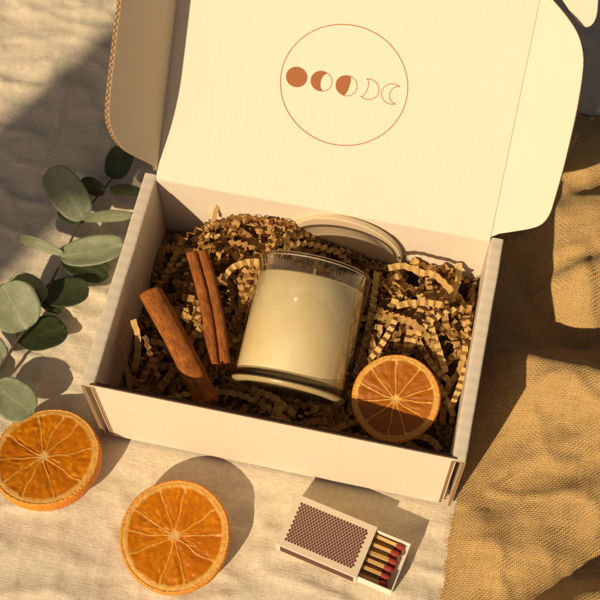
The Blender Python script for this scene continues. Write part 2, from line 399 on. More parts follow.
# ------------------------------------------------------------------ cardboard panels
def panel(name, outline, O, ex, ey, th, mat, parent, en=None, sub=None, raw=True, em=None):
    """a flat board: outline in (ex, ey) metres, its good face at O, thickness th away from the face normal ex x ey"""
    bm = bmesh.new(); uvl = bm.loops.layers.uv.new('edge'); en = en or ex.cross(ey).normalized()
    A = [bm.verts.new(O+ex*x+ey*y) for x, y in outline]; B = [bm.verts.new(O+ex*x+ey*y-en*th) for x, y in outline]
    f = bm.faces.new(A); f.material_index = 0; f = bm.faces.new(B[::-1]); f.material_index = 0
    L = 0; n = len(A)
    for i in range(n):
        k = (i+1) % n; d = (A[k].co-A[i].co).length
        f = bm.faces.new((A[k], A[i], B[i], B[k])); f.material_index = 1 if raw else 0
        for lp, uv in zip(f.loops, ((L+d, 0), (L, 0), (L, 1), (L+d, 1))): lp[uvl].uv = uv
        L += d
    bmesh.ops.recalc_face_normals(bm, faces=bm.faces)
    o = obj(name, bm, [mat, em or M_edge], parent)
    bv = o.modifiers.new('soft', 'BEVEL'); bv.width = .00035; bv.segments = 2; bv.limit_method = 'ANGLE'; bv.angle_limit = math.radians(50)
    return o
def rounded(pts, n=7):
    """outline with corner radii: pts = (x, y, r)"""
    out = []; m = len(pts)
    for i in range(m):
        p = Vector(pts[i][:2]); r = pts[i][2]
        if r <= 0: out.append(tuple(p)); continue
        a = (Vector(pts[i-1][:2])-p).normalized(); b = (Vector(pts[(i+1) % m][:2])-p).normalized()
        for k in range(n+1):
            t = k/n; q = (p+a*r)*(1-t)**2 + p*2*t*(1-t) + (p+b*r)*t*t; out.append(tuple(q))
    return out
X, Y, Z = Vector((1, 0, 0)), Vector((0, 1, 0)), Vector((0, 0, 1))
W, D, H = .24, .1533, .0964
box = thing('mailer_box', 'open white cardboard mailer box filled with paper shreds and a candle', 'box')
def rect(w, h): return [(0, 0), (w, 0), (w, h), (0, h)]
panel('base_panel', rect(W-.006, D-.008), Vector((.003, .004, .003)), X, Y, .003, M_card, box)
# front wall: outer leaf with a raw brown top edge and a lower inner leaf behind it
panel('front_wall', rect(W-.0112, H-.0006), Vector((.0056, .0006, .0003)), X, Z, .0013, M_card, box, em=M_fold)
panel('front_wall_lining', rect(W-.0185, H-.0070), Vector((.0092, .0026, .0033)), X, Z, .0020, M_card, box, em=M_fold)
panel('back_wall', rect(W-.0175, H-.0085), Vector((.00875, D-.003, .0003)), X, Z, .0028, M_card, box)
def side_wall(x0, s):
    """rolled double wall: an inverted U swept front to back; s=1 left wall, -1 right wall"""
    bm = bmesh.new(); uvl = bm.loops.layers.uv.new('edge')
    T, t = .0086, .0021
    def sq(v, e=.42): return math.copysign(abs(v)**e, v)
    ks = [PI*k/16 for k in range(17)]
    outer = [(0, .0002)] + [(T/2-T/2*sq(math.cos(k)), H-.0030+.0030*sq(math.sin(k))-.0007*(1-math.cos(k))/2) for k in ks] + [(T, .0034)]
    inner = [(t, .0002)] + [(T/2-(T/2-t)*sq(math.cos(k)), H-.0050+.0030*sq(math.sin(k))-.0007*(1-math.cos(k))/2) for k in ks] + [(T-t, .0034)]
    NYs = 60; ringO, ringI = [], []
    for j in range(NYs+1):
        y = D*j/NYs
        wob = .0004*noise.noise(Vector((y*35, x0*50, 2)))
        def mk(p): 
            zz = p[1] - (0.0006*sstep(.5, 1, abs(2*j/NYs-1)) if p[1] > .05 else 0)
            return bm.verts.new((x0+s*(p[0]+wob), y, zz))
        ringO.append([mk(p) for p in outer]); ringI.append([mk(p) for p in inner])
    n = len(outer)
    for j in range(NYs):
        for k in range(n-1):
            bm.faces.new((ringO[j][k], ringO[j][k+1], ringO[j+1][k+1], ringO[j+1][k]))
            bm.faces.new((ringI[j][k+1], ringI[j][k], ringI[j+1][k], ringI[j+1][k+1]))
        bm.faces.new((ringO[j][0], ringO[j+1][0], ringI[j+1][0], ringI[j][0])); bm.faces.new((ringO[j+1][n-1], ringO[j][n-1], ringI[j][n-1], ringI[j+1][n-1]))
    for j in (0, NYs):
        L = 0
        for k in range(n-1):
            f = bm.faces.new((ringO[j][k], ringO[j][k+1], ringI[j][k+1], ringI[j][k])); f.material_index = 1
            d = (ringO[j][k].co-ringO[j][k+1].co).length
            for lp, uv in zip(f.loops, ((L, 0), (L+d, 0), (L+d, 1), (L, 1))): lp[uvl].uv = uv
            L += d
    bmesh.ops.recalc_face_normals(bm, faces=bm.faces)
    o = obj('side_wall', bm, [M_side, M_edge], box)
    for p in o.data.polygons: p.use_smooth = p.material_index == 0
    em = o.modifiers.new('split', 'EDGE_SPLIT'); em.split_angle = math.radians(40)
    # inner locking flap end behind the front leaf
    return o
side_wall(0, 1); side_wall(W, -1)
# corner tabs folded in behind the front leaf
panel('corner_tab', rounded([(0, 0, 0), (.0026, 0, 0), (.0026, .088, .001), (0, .088, .001)]), Vector((.0062, .0038, .003)), X, Z, .0022, M_side, box)
panel('corner_tab', rounded([(0, 0, 0), (.0026, 0, 0), (.0026, .088, .001), (0, .088, .001)]), Vector((W-.0088, .0038, .003)), X, Z, .0022, M_side, box)

# lid, leaning back from the hinge
LA = math.radians(43); LE = Vector((0, math.cos(LA), math.sin(LA))); LN = Vector((0, -math.sin(LA), math.cos(LA)))
LO = Vector((.0088, D-.0034, H-.0006)); LW, LL = W-.0176, .162
bm = bmesh.new(); uvl = bm.loops.layers.uv.new('edge')
NSs, NXs = 64, 30; gA, gB = [], []
LS0 = -.016; LRAD = .0028                                   # the board comes up the back wall, rolls over and leans back
def lid_base(s):
    """point and normal of the good face along the length"""
    ang = (PI/2-LA); arcL = LRAD*ang
    if s >= arcL/2: return LO+LE*s, LN
    tl_ = LRAD*math.tan(ang/2)
    A0 = LO-Z*tl_ if True else LO
    if s <= -arcL/2: return Vector((LO.x, LO.y, LO.z)) + Z*(s), Vector((0, -1, 0))
    k = (s+arcL/2)/arcL; P0, P1, P2 = LO-Z*(arcL/2), LO, LO+LE*(arcL/2)
    return P0*(1-k)**2+P1*2*k*(1-k)+P2*k*k, Vector((0, -1, 0)).lerp(LN, k).normalized()
def lid_pt(x, s):                                           # the board bows very slightly
    b = .0016*math.sin(PI*x/LW)*math.sin(PI*min(1, max(0, s)/LL))
    p, n_ = lid_base(s); return p + X*x - LN*b
SV = [LS0+(LL-LS0)*0]+[ -.016+.0145*k/8 for k in range(1, 9)]+[-.0015+.004*k/10 for k in range(1, 11)]+[.0025+(LL-.0025)*(k/45) for k in range(1, 46)]
NSs = len(SV)-1
for s in SV:
    ni = lid_base(s)[1]
    gA.append([bm.verts.new(lid_pt(LW*i/NXs, s)) for i in range(NXs+1)])
    gB.append([bm.verts.new(lid_pt(LW*i/NXs, s)-ni*.0026) for i in range(NXs+1)])
for j in range(NSs):
    for i in range(NXs):
        bm.faces.new((gA[j][i], gA[j][i+1], gA[j+1][i+1], gA[j+1][i])); bm.faces.new((gB[j][i+1], gB[j][i], gB[j+1][i], gB[j+1][i+1]))
    for i in (0, NXs): bm.faces.new((gA[j][i], gA[j+1][i], gB[j+1][i], gB[j][i]))
for j in (0, NSs):
    for i in range(NXs): bm.faces.new((gA[j][i], gA[j][i+1], gB[j][i+1], gB[j][i]))
bmesh.ops.recalc_face_normals(bm, faces=bm.faces)
lid = obj('lid', bm, [M_card, M_edge], box, smooth=True)
em = lid.modifiers.new('split', 'EDGE_SPLIT'); em.split_angle = math.radians(40)

def chaikin(P, n=2):
    for _ in range(n):
        Q = [P[0]]
        for a, b in zip(P, P[1:]): Q += [(a[0]*.75+b[0]*.25, a[1]*.75+b[1]*.25), (a[0]*.25+b[0]*.75, a[1]*.25+b[1]*.75)]
        P = Q+[P[-1]]
    return P
def flap_from_pixels(name, hinge, wdir, pix, parent, th=.0028):
    n = LE.cross(wdir).normalized()
    if n.dot(CAM-hinge) < 0: n = -n
    pts = [onplane(x, y, hinge, n) for x, y in pix]
    outl = [((p-hinge).dot(LE), (p-hinge).dot(wdir)) for p in pts]
    outl = chaikin(outl)
    return outl, n
# left flap stands up from the lid
phi = math.radians(77); wl = (-math.cos(phi)*X + math.sin(phi)*LN)
hl = LO + X*.0002 + LN*.0001
o1, n1 = flap_from_pixels('side_flap', hl, wl, [(157, 167), (140, 158.5), (128, 152.5), (119, 144), (112.5, 133), (109, 121), (108.8, 108), (111.5, 80), (116, 42), (120, 10), (124, -22), (130, -48), (183, -30)], lid)
o1[0] = (.0055, .0004); o1[-1] = (.158, .0004)
panel('side_flap', o1, hl, LE, wl, .0028, M_card, lid, en=n1)
# right flap, nearly flat with the lid
phi = math.radians(24); wr = (math.cos(phi)*X + math.sin(phi)*LN)
hr = LO + X*(LW-.0003) + LN*.0001
o2, n2 = flap_from_pixels('side_flap', hr, wr, [(498, 234), (515, 231.5), (535, 228), (544, 223), (550.5, 213), (554, 201), (563, 170), (573, 128), (579.5, 96), (583.5, 66), (583, 52), (580, 39), (575, 28), (565, 14), (552, -1), (539, -16)], lid)
o2[0] = (.003, .0004); o2[-1] = (.158, .0004)
panel('side_flap', o2, hr, LE, wr, .0028, M_card, lid, en=n2)
# tuck flap beyond the lid's far edge, with its rounded ear
ta = LA + math.radians(8); TE = Vector((0, math.cos(ta), math.sin(ta))); TN = Vector((0, -math.sin(ta), math.cos(ta))); TO = LO+LE*(LL+.0012)
ear = [onplane(x, y, TO, TN) for x, y in [(556, -9), (565, 4), (573, 16), (580, 25), (587, 28), (593, 24.5), (597, 16), (598, 4), (600, -30), (604, -75)]]
eo = chaikin([((p-TO).dot(X), (p-TO).dot(TE)) for p in ear])
out = [(0, 0), (LW, 0), (LW+.001, .012)] + [q for q in eo] + [(LW, .075), (0, .075)]
out = [(0.0, 0.0), (LW, 0.0), (LW, .0075)] + eo + [(LW, max(eo[-1][1], .08)+.005), (0, max(eo[-1][1], .08)+.005)]
panel('tuck_flap', out, TO, X, TE, .0028, M_card, lid, en=TN)

# printed moon emblem, a skin of ink on the lid
bm = bmesh.new()
def lidxy(px, py): p = onplane(px, py, LO, LN); return ((p-LO).dot(X), (p-LO).dot(LE))
def inkv(x, s): return bm.verts.new(lid_pt(x, s)+LN*.00012)
def strip(pts_a, pts_b, mi):
    va = [inkv(*p) for p in pts_a]; vb = [inkv(*p) for p in pts_b]
    for i in range(len(va)-1):
        f = bm.faces.new((va[i], va[i+1], vb[i+1], vb[i])); f.material_index = mi
def stroke(pts, wd, mi=1):
    A, B = [], []
    for i, p in enumerate(pts):
        q = pts[max(0, i-1)]; r = pts[min(len(pts)-1, i+1)]; t = Vector((r[0]-q[0], r[1]-q[1])).normalized(); nrm = Vector((-t.y, t.x))*wd/2
        A.append((p[0]+nrm.x, p[1]+nrm.y)); B.append((p[0]-nrm.x, p[1]-nrm.y))
    strip(A, B, mi)
cL, cR, cT, cB = lidxy(279.8, 81), lidxy(408.2, 89), lidxy(341.5, 23.5), lidxy(346, 147)
cx, cy = (cL[0]+cR[0])/2, (cT[1]+cB[1])/2; rx, ry = (cR[0]-cL[0])/2, (cT[1]-cB[1])/2
stroke([(cx+rx*math.cos(2*PI*k/180), cy+ry*math.sin(2*PI*k/180)) for k in range(181)], .00062)
moons = [lidxy(296.3, 77.3), lidxy(321, 81.5), lidxy(346, 86), lidxy(368, 89.6), lidxy(392.2, 94.4)]
mr = .0069; mry = mr*ry/rx; LWD = .00052
def arc(c, k, a0=90, a1=-90, n=32):                        # half ellipse from top to bottom with bulge k (1 right limb, -1 left limb)
    return [(c[0]+k*mr*math.cos(math.radians(a0+(a1-a0)*i/n)), c[1]+mry*math.sin(math.radians(a0+(a1-a0)*i/n))) for i in range(n+1)]
strip(arc(moons[0], -1), arc(moons[0], 1), 0)
strip(arc(moons[1], -1), arc(moons[1], -.08 if False else .0), 0) if False else None
def tilt(pts, c, a):
    ca, sa = math.cos(a), math.sin(a); return [(c[0]+(x-c[0])*ca-(y-c[1])*sa, c[1]+(x-c[0])*sa+(y-c[1])*ca) for x, y in pts]
tl = math.radians(-6)
c = moons[1]
def circ(c, a0, a1, n=40): return [(c[0]+mr*math.cos(math.radians(a0+(a1-a0)*i/n)), c[1]+mry*math.sin(math.radians(a0+(a1-a0)*i/n))) for i in range(n+1)]
def bow(c, a0, k, n=40):                                    # elliptic arc between the points at angle a0 and -a0, bowed to x = k
    xo, yy = math.cos(math.radians(a0)), math.sin(math.radians(a0))
    return [(c[0]+mr*(xo+(k-xo)*math.cos(math.radians(90-180*i/n))), c[1]+mry*yy*math.sin(math.radians(90-180*i/n))) for i in range(n+1)]
T = lambda pts: tilt(pts, c, tl)
strip(T(circ(c, 64, 296)), T(bow(c, 64, -.06)), 0); stroke(T(circ(c, 64, -64)), LWD); stroke(T(bow(c, 64, -.06)), LWD*.7)
c = moons[2]; tl = math.radians(-10)
strip(T(circ(c, 88, 272)), T(bow(c, 88, .30)), 0); stroke(T(circ(c, 88, -88)), LWD)
c = moons[3]
stroke(T(circ(c, 116, -116)), LWD); stroke(T(bow(c, 116, -.08)), LWD)
c = moons[4]; tl = math.radians(-4)
stroke(T(circ(c, 60, 300)), LWD); stroke(T(bow(c, 60, -.24)), LWD)
bmesh.ops.recalc_face_normals(bm, faces=bm.faces)
emb = obj('moon_emblem', bm, [M_print, M_line], lid)

# ------------------------------------------------------------------ candle
def lathe(bm, prof, n=96, closed=False):
    rings = []
    for r, z in prof:
        if r < 1e-6: rings.append([bm.verts.new((0, 0, z))])
        else: rings.append([bm.verts.new((r*math.cos(2*PI*k/n), r*math.sin(2*PI*k/n), z)) for k in range(n)])
    pairs = list(zip(rings, rings[1:])) + ([(rings[-1], rings[0])] if closed else [])
    for a, b in pairs:
        for k in range(n):
            q = (k+1) % n
            if len(a) == 1 and len(b) == 1: continue
            if len(a) == 1: bm.faces.new((a[0], b[q], b[k]))
            elif len(b) == 1: bm.faces.new((a[k], a[q], b[0]))
            else: bm.faces.new((a[k], a[q], b[q], b[k]))
    bmesh.ops.recalc_face_normals(bm, faces=bm.faces)
CR_, CL_ = .0372, .0905
cb = onz(286.8, 393, .0615); ct = onz(315.5, 268, .0800)
cax = (ct-cb).normalized(); CL_ = (ct-cb).length
cq = cax.to_track_quat('Z', 'Y')
candle = thing('candle', 'cream wax candle in a clear glass tumbler lying on paper shreds', 'candle', cb)
candle.rotation_mode = 'QUATERNION'; candle.rotation_quaternion = cq
gw = .0019; gb = .0075
bm = bmesh.new()                                            # tumbler wall with a rounded rim
lathe(bm, [(CR_, gb), (CR_, .02), (CR_, CL_-.0022), (CR_-gw, CL_-.0022), (CR_-gw, .02), (CR_-gw, gb+.0006)])
obj('glass_wall', bm, M_glass, candle, True)
bm = bmesh.new(); lathe(bm, [(CR_-gw/2+.00115*math.cos(a*PI/8), CL_-.00115+.00115*math.sin(a*PI/8)) for a in range(16)], 96, True)
obj('glass_rim', bm, M_rim, candle, True)
bm = bmesh.new()                                            # heavy glass foot
lathe(bm, [(0, .0015), (.024, .0013), (.0310, .0009), (.0330, .0003), (.0345, 0), (.0362, .0006), (.0370, .0020), (CR_, .004), (CR_, gb-.0006), (CR_-.0006, gb), (.030, gb+.0002), (.012, gb+.0006), (0, gb+.0007)])
obj('glass_foot', bm, M_base_glass, candle, True)
bm = bmesh.new()                                            # added foot ring, coloured bright for light refracted in the glass edge
lathe(bm, [(.0312, .0006), (.0316, -.0002), (.0345, -.0004), (.0364, .0002), (.0372, .0016), (.03735, .0030), (.0370, .0018), (.0362, .0008), (.0345, .0002)], 96)
obj('foot_glint', bm, M_foot_glint, candle, True)
wt = CL_-.0118
bm = bmesh.new()
lathe(bm, [(0, gb+.0012), (.03, gb+.0012), (CR_-gw-.0008, gb+.0014), (CR_-gw-.00012, gb+.0024), (CR_-gw-.00012, wt-.0012), (CR_-gw-.0006, wt-.0002), (CR_-gw-.0016, wt-.0007), (.025, wt-.0011), (.004, wt-.0004), (0, wt-.0003)])
wax = obj('wax', bm, M_wax, candle, True)
bm = bmesh.new(); lathe(bm, [(0, wt-.001), (.0011, wt-.001), (.0010, wt+.0105), (.0007, wt+.0112), (0, wt+.0113)], 10)
wick = obj('wick', bm, M_wick, wax, True); wick.location = (.0, .0, 0)

# round lid leaning against the back wall
dl = thing('candle_cover', 'round pale wooden candle lid propped upright against the inside back wall', 'lid', (.1375, .1468, .0553))
dl.rotation_euler = (math.radians(90-1), 0, math.radians(-3))
bm = bmesh.new(); LR = .0395
lathe(bm, [(0, .0018), (LR-.0008, .0018), (LR-.0002, .0015), (LR, .0010), (LR, -.0018), (LR-.0004, -.0023), (LR-.0012, -.0025), (0, -.0025)])
o = obj('disc', bm, M_lidwood, dl, True)
bm = bmesh.new(); lathe(bm, [(0, .0018), (LR-.0012, .0018), (LR-.0011, .0020), (LR-.0014, .0021), (0, .0021)]); obj('lid_shade_layer', bm, M_lid_shaded, dl, True)  # layer over the face carrying the painted shade
o = dl.children[0]; em = o.modifiers.new('split', 'EDGE_SPLIT'); em.split_angle = math.radians(35)

# ------------------------------------------------------------------ cinnamon
def quill(name, label, p0, p1, a, rho, roll, bend, seed, turns=1.35, single=False):
    root = thing(name, label, 'cinnamon', p0.lerp(p1, .5))
    prof = []
    for side in (1,):
        n = 46
        for i in range(n+1):
            t = i/n; ang = -PI/2 + t*turns*2*PI; r = rho*(1-.5*sstep(.35, 1, t)-.06*t)
            prof.append((a+r*math.cos(ang), r*math.sin(ang)))
    left = [(-x*.97, y*1.03) for x, y in prof][::-1]
    prof = left + [(0, -rho*.99)] + prof
    if single:                                              # one sheet of bark curled over itself
        prof = []
        for i in range(90):
            t = i/89; ang = PI/2 - t*turns*2*PI; r = rho*(1.10-.42*t)
            prof.append((r*math.cos(ang)*1.10, r*math.sin(ang)*.86))
    ax = (p1-p0); L = ax.length; t0 = ax.normalized(); up = Z - t0*Z.dot(t0); up.normalize(); rt = t0.cross(up)
    cr, sr = math.cos(roll), math.sin(roll)
    bm = bmesh.new(); uvl = bm.loops.layers.uv.new('bark'); NL = 56; rings = []
    for j in range(NL+1):
        t = j/NL; cen = (t-.5)*ax + rt*bend*math.sin(PI*t) + up*.0006*noise.noise(Vector((t*4, seed, 0)))
        ring = []
        for k, (x, y) in enumerate(prof):
            sc_ = 1+.05*noise.noise(Vector((t*3+seed, k*.06, 1)))+.025*noise.noise(Vector((t*11, k*.2, seed)))
            x2, y2 = (x*cr-y*sr)*sc_, (x*sr+y*cr)*sc_
            sh = (.0018*noise.noise(Vector((k*.13, seed, 5))) if j == 0 else .0022*noise.noise(Vector((k*.11, seed, 8))) if j == NL else 0)
            ring.append(bm.verts.new(cen + rt*x2 + up*y2 + t0*sh))
        rings.append(ring)
    for j in range(NL):
        for k in range(len(prof)-1):
            f = bm.faces.new((rings[j][k], rings[j][k+1], rings[j+1][k+1], rings[j+1][k]))
            for lp, (kk, jj) in zip(f.loops, ((k, j), (k+1, j), (k+1, j+1), (k, j+1))): lp[uvl].uv = (kk*.0006+seed, jj*L/NL)
    o = obj('bark_roll', bm, M_cin, root, True)
    s = o.modifiers.new('thick', 'SOLIDIFY'); s.thickness = .0011; s.offset = 0
    return root
quill('cinnamon_stick', 'thick cinnamon stick at the left inside the box, its broad bark back up', onz(151, 292, .079), onz(209, 404, .068), .0016, .0074, math.radians(38), -.001, 1.3, 1.9, True)
quill('cinnamon_stick', 'slim double-rolled cinnamon stick close to the left side of the candle', onz(197, 252, .076), onz(219.5, 364, .066), .0034, .0035, math.radians(4), -.0022, 4.1, 1.2)

# ------------------------------------------------------------------ orange slices
def orange(label, cen, nrm, R, th, seed, nseg, squash=(1, 1), spin=0, saddle=0.0, core=.07, fm=None):
    rnd = random.Random(seed)
    root = thing('orange_slice', label, 'orange slice', cen, 'dried orange slices')
    root.rotation_mode = 'QUATERNION'; root.rotation_quaternion = Vector(nrm).to_track_quat('Z', 'Y')
    bnd = []; a = spin
    ws = [rnd.uniform(.62, 1.38) for _ in range(nseg)]; tot = sum(ws)
    for v in ws: bnd.append(a); a += v/tot*2*PI
    offx, offy = rnd.uniform(-.04, .04)*R, rnd.uniform(-.04, .04)*R
    nr, ntn = 46, 240
    def outline(th_): return R*(1+.014*noise.noise(Vector((math.cos(th_)*1.4+seed, math.sin(th_)*1.4, 2)))+.006*noise.noise(Vector((math.cos(th_)*5+seed, math.sin(th_)*5, 6))))
    def bulge(x, y): return saddle*((x*x-y*y)/(R*R)) + .0009*noise.noise(Vector((x*38+seed, y*38, 4)))
    def face(u, t_):                                        # u 0..1 of the flesh disc
        rr = u*.945*outline(t_); x, y = rr*math.cos(t_), rr*math.sin(t_)
        xx, yy = x-offx*(1-u), y-offy*(1-u); r2 = math.hypot(xx, yy); ang = math.atan2(yy, xx)
        dm = 9; sid = 0
        for i, b in enumerate(bnd):
            bb = b + .11*noise.noise(Vector((r2*90, i*3.1+seed, 1)))
            d = (ang-bb+PI) % (2*PI)-PI
            if abs(d)*r2 < dm: dm = abs(d)*r2
            if ((ang-bb) % (2*PI)) < 2*PI/nseg*1.2: sid = i
        m = sstep(.00010, .00050, dm - .0004*sstep(.72, .95, u) - .00015*noise.noise(Vector((r2*300, ang*6, seed))))
        m *= sstep(.93, .885+.03*noise.noise(Vector((math.cos(t_)*5, math.sin(t_)*5, seed))), u)
        cr_ = R*core*1.25*(1+.45*noise.noise(Vector((ang*2, seed, 9))))
        m *= sstep(cr_*.8, cr_*1.5, r2)
        cmask = 1-sstep(cr_*.5, cr_*1.15, r2)
        ves = .5+.5*noise.noise(Vector((ang*9+sid*7, r2*240, seed)))*1.0+.28*noise.noise(Vector((ang*26, r2*430, seed+5)))
        ves += .22*noise.noise(Vector((sid*9.7, seed, .5)))
        ves = min(1, max(0, ves))
        z = th/2 - m*(.0003+.0004*(1-ves)) + .0005*m*sstep(.0004, .004, dm) - m*.0006*noise.noise(Vector((x*150, y*150, seed))) - .0006*cmask
        z += .00025*noise.noise(Vector((x*300, y*300, seed+2)))
        z -= .0003*sstep(.95, 1, u)
        return x*squash[0], y*squash[1], z+bulge(x, y), m, cmask, ves, sstep(.78, .9, u)
    bm = bmesh.new(); lay = bm.loops.layers.color.new('mask')
    data = {}
    def ring_vert(u, t_):
        x, y, z, m, c_, v, rg = face(u, t_); vv = bm.verts.new((x, y, z)); data[vv] = (m, c_, v, 1-rg); return vv
    top0 = ring_vert(0, 0); rings = [[ring_vert((j/nr)**.85, 2*PI*k/ntn) for k in range(ntn)] for j in range(1, nr+1)]
    def quads(r0, r1):
        for k in range(ntn):
            q = (k+1) % ntn; bm.faces.new((r0[k], r1[k], r1[q], r0[q]))
    for k in range(ntn): bm.faces.new((top0, rings[0][k], rings[0][(k+1) % ntn]))
    for a_, b_ in zip(rings, rings[1:]): quads(a_, b_)
    # underside, coarser
    bot = []
    for u in (1, .6, .3):
        rr = []
        for k in range(ntn):
            x, y, z, m, c_, v, rg = face(u, 2*PI*k/ntn); vv = bm.verts.new((x, y, -th+z if u < 1 else z-th+.0018)); data[vv] = (m, 0, v, 1); rr.append(vv)
        bot.append(rr)
    for a_, b_ in zip(bot, bot[1:]): quads(a_, b_)
    bm.faces.new(bot[-1])
    for f in bm.faces:
        for lp in f.loops: lp[lay] = data[lp.vert]
    bmesh.ops.recalc_face_normals(bm, faces=bm.faces)
    obj('flesh', bm, fm or M_flesh, root, True)
    bm = bmesh.new(); lay = bm.loops.layers.color.new('mask'); data = {}; rings = []
    prof = [(.930, .38, .9), (.946, .49, .9), (.964, .505, .65), (.980, .47, .25), (.992, .40, 0), (1.0, .22, 0), (1.0, 0, 0), (.995, -.25, 0), (.985, -.42, 0), (.965, -.50, .4), (.935, -.45, .8)]
    for u, zz, mk in prof:
        rr = []
        for k in range(ntn):
            t_ = 2*PI*k/ntn; r_ = outline(t_)*u*(1+.003*noise.noise(Vector((math.cos(t_)*28, math.sin(t_)*28, zz*9+seed))))
            x, y = r_*math.cos(t_), r_*math.sin(t_)
            vv = bm.verts.new((x*squash[0], y*squash[1], zz*th + bulge(x, y))); data[vv] = (mk, 0, 0, 1); rr.append(vv)
        rings.append(rr)
    for a_, b_ in zip(rings, rings[1:]): quads(a_, b_)
    for f in bm.faces:
        for lp in f.loops: lp[lay] = data[lp.vert]
    bmesh.ops.recalc_face_normals(bm, faces=bm.faces)
    obj('peel', bm, M_peel, root, True)
    return root
orange('dried orange slice on the linen by the eucalyptus leaves, cut by the photo edge', onz(47, 459.5, .0108), (-.05, .09, 1), .0352, .0115, 3.0, 10, (1.04, 1.0), .3, .0008)
orange('dried orange slice lying in front of the box near the matchbox', onz(175.5, 537, .0095), (.01, -.08, 1), .0362, .0095, 8.0, 10, (1, 1.03), .1, .0012)
orange('smaller dried orange slice inside the box beside the candle, half in shade', onz(396, 398.5, .071), (-.10, -.20, 1), .0281, .0062, 14.0, 11, (1, 1), .5, .0010, .07, M_flesh_shaded)

# ------------------------------------------------------------------ matchbox
mz = .0158
mb0 = onz(275.3, 543.5, mz); mb1 = onz(356.7, 578.1, mz); mb2 = onz(299.9, 494.7, mz)
ux = (mb1-mb0); SL = ux.length; ux.normalize(); uy = Z.cross(ux); SW = (mb2-mb0).dot(uy)
yaw = math.atan2(ux.y, ux.x)
mbox = thing('matchbox', 'small cream matchbox slid half open in front of the box', 'matchbox', (mb0.x, mb0.y, 0)); mbox.rotation_euler = (0, 0, yaw)
def sbox(bm, x0, x1, y0, y1, z0, z1):
    vs = [bm.verts.new((x, y, z)) for z in (z0, z1) for y in (y0, y1) for x in (x0, x1)]
    for f in ((0, 2, 3, 1), (4, 5, 7, 6), (0, 1, 5, 4), (2, 6, 7, 3), (0, 4, 6, 2), (1, 3, 7, 5)): bm.faces.new([vs[i] for i in f])
def soft(o, wd=.0003, seg=2):
    b = o.modifiers.new('soft', 'BEVEL'); b.width = wd; b.segments = seg; b.limit_method = 'ANGLE'; return o
ct_ = .0006
bm = bmesh.new()                                            # sleeve: a hollow tube, open at both ends
prO = [(0, 0), (SW, 0), (SW, mz), (0, mz)]; prI = [(ct_, ct_), (SW-ct_, ct_), (SW-ct_, mz-ct_), (ct_, mz-ct_)]
def ringp(pr, x): return [bm.verts.new((x, y, z)) for y, z in pr]
a0, a1, b0, b1 = ringp(prO, 0), ringp(prO, SL), ringp(prI, 0), ringp(prI, SL)
for k in range(4):
    q = (k+1) % 4
    bm.faces.new((a0[k], a0[q], a1[q], a1[k])); bm.faces.new((b0[q], b0[k], b1[k], b1[q]))
    bm.faces.new((a0[q], a0[k], b0[k], b0[q])); bm.faces.new((a1[k], a1[q], b1[q], b1[k]))
bmesh.ops.recalc_face_normals(bm, faces=bm.faces)
sleeve = soft(obj('sleeve', bm, M_cream, mbox), .0005, 3)
bm = bmesh.new(); sbox(bm, .0032, SL-.0022, -.00012, .00001, .0018, mz-.0022); obj('striker_strip', bm, M_strike, sleeve)
bm = bmesh.new()
x0, x1, y0, y1 = .0052, SL-.0052, .0052, SW-.0052; nx, ny = 22, 17
px_, py_ = (x1-x0)/(nx-.5), (y1-y0)/(ny-1)
for j in range(ny):
    for i in range(nx):
        x = x0+px_*(i+(.5 if j % 2 else 0)); y = y0+py_*j; r = .00095
        vs = [bm.verts.new((x+r*math.cos(2*PI*k/10), y+r*.96*math.sin(2*PI*k/10), mz+.00012)) for k in range(10)]; bm.faces.new(vs)
obj('dot_print', bm, M_dots, sleeve)
TX = .0262; TH = .0128; wt_ = .0008                         # tray pulled out to the right
tr0, tr1 = TX, SL+.0238; ty0, ty1, tz = .0012, SW-.0012, .0010
bm = bmesh.new()
sbox(bm, tr0, tr1, ty0, ty1, tz, tz+wt_)
sbox(bm, tr0, tr1, ty0, ty0+wt_, tz+wt_+.00001, tz+TH); sbox(bm, tr0, tr1, ty1-wt_, ty1, tz+wt_+.00001, tz+TH)
sbox(bm, tr1-wt_, tr1+.00001, ty0+wt_+.00001, ty1-wt_-.00001, tz+wt_+.00001, tz+TH)
sbox(bm, tr0, tr0+wt_, ty0+wt_+.00001, ty1-wt_-.00001, tz+wt_+.00001, tz+TH)
soft(obj('tray', bm, M_tray, mbox), .0002, 2)
def match_meshes():
    bm = bmesh.new(); s = .00115; L = .040
    sbox(bm, -L, 0, -s, s, -s, s); me1 = bpy.data.meshes.new('stick'); bm.to_mesh(me1); bm.free(); me1.materials.append(M_match)
    bm = bmesh.new(); bmesh.ops.create_uvsphere(bm, u_segments=14, v_segments=10, radius=1)
    for v in bm.verts:
        n_ = 1+.10*noise.noise(v.co*2.2)
        v.co = Vector((v.co.x*.0036*n_-.0006, v.co.y*.0021*n_, v.co.z*.0021*n_))
    me2 = bpy.data.meshes.new('match_head'); bm.to_mesh(me2); bm.free(); me2.materials.append(M_head)
    for p in me2.polygons: p.use_smooth = True
    return me1, me2
ms, mh = match_meshes()
place = ['nearest the tray front wall', 'second from the tray front wall', 'third from the tray front wall', 'third from the tray back wall', 'second from the tray back wall', 'nearest the tray back wall']
Rz = Matrix.Rotation(yaw, 4, 'Z'); rnd = random.Random(5)
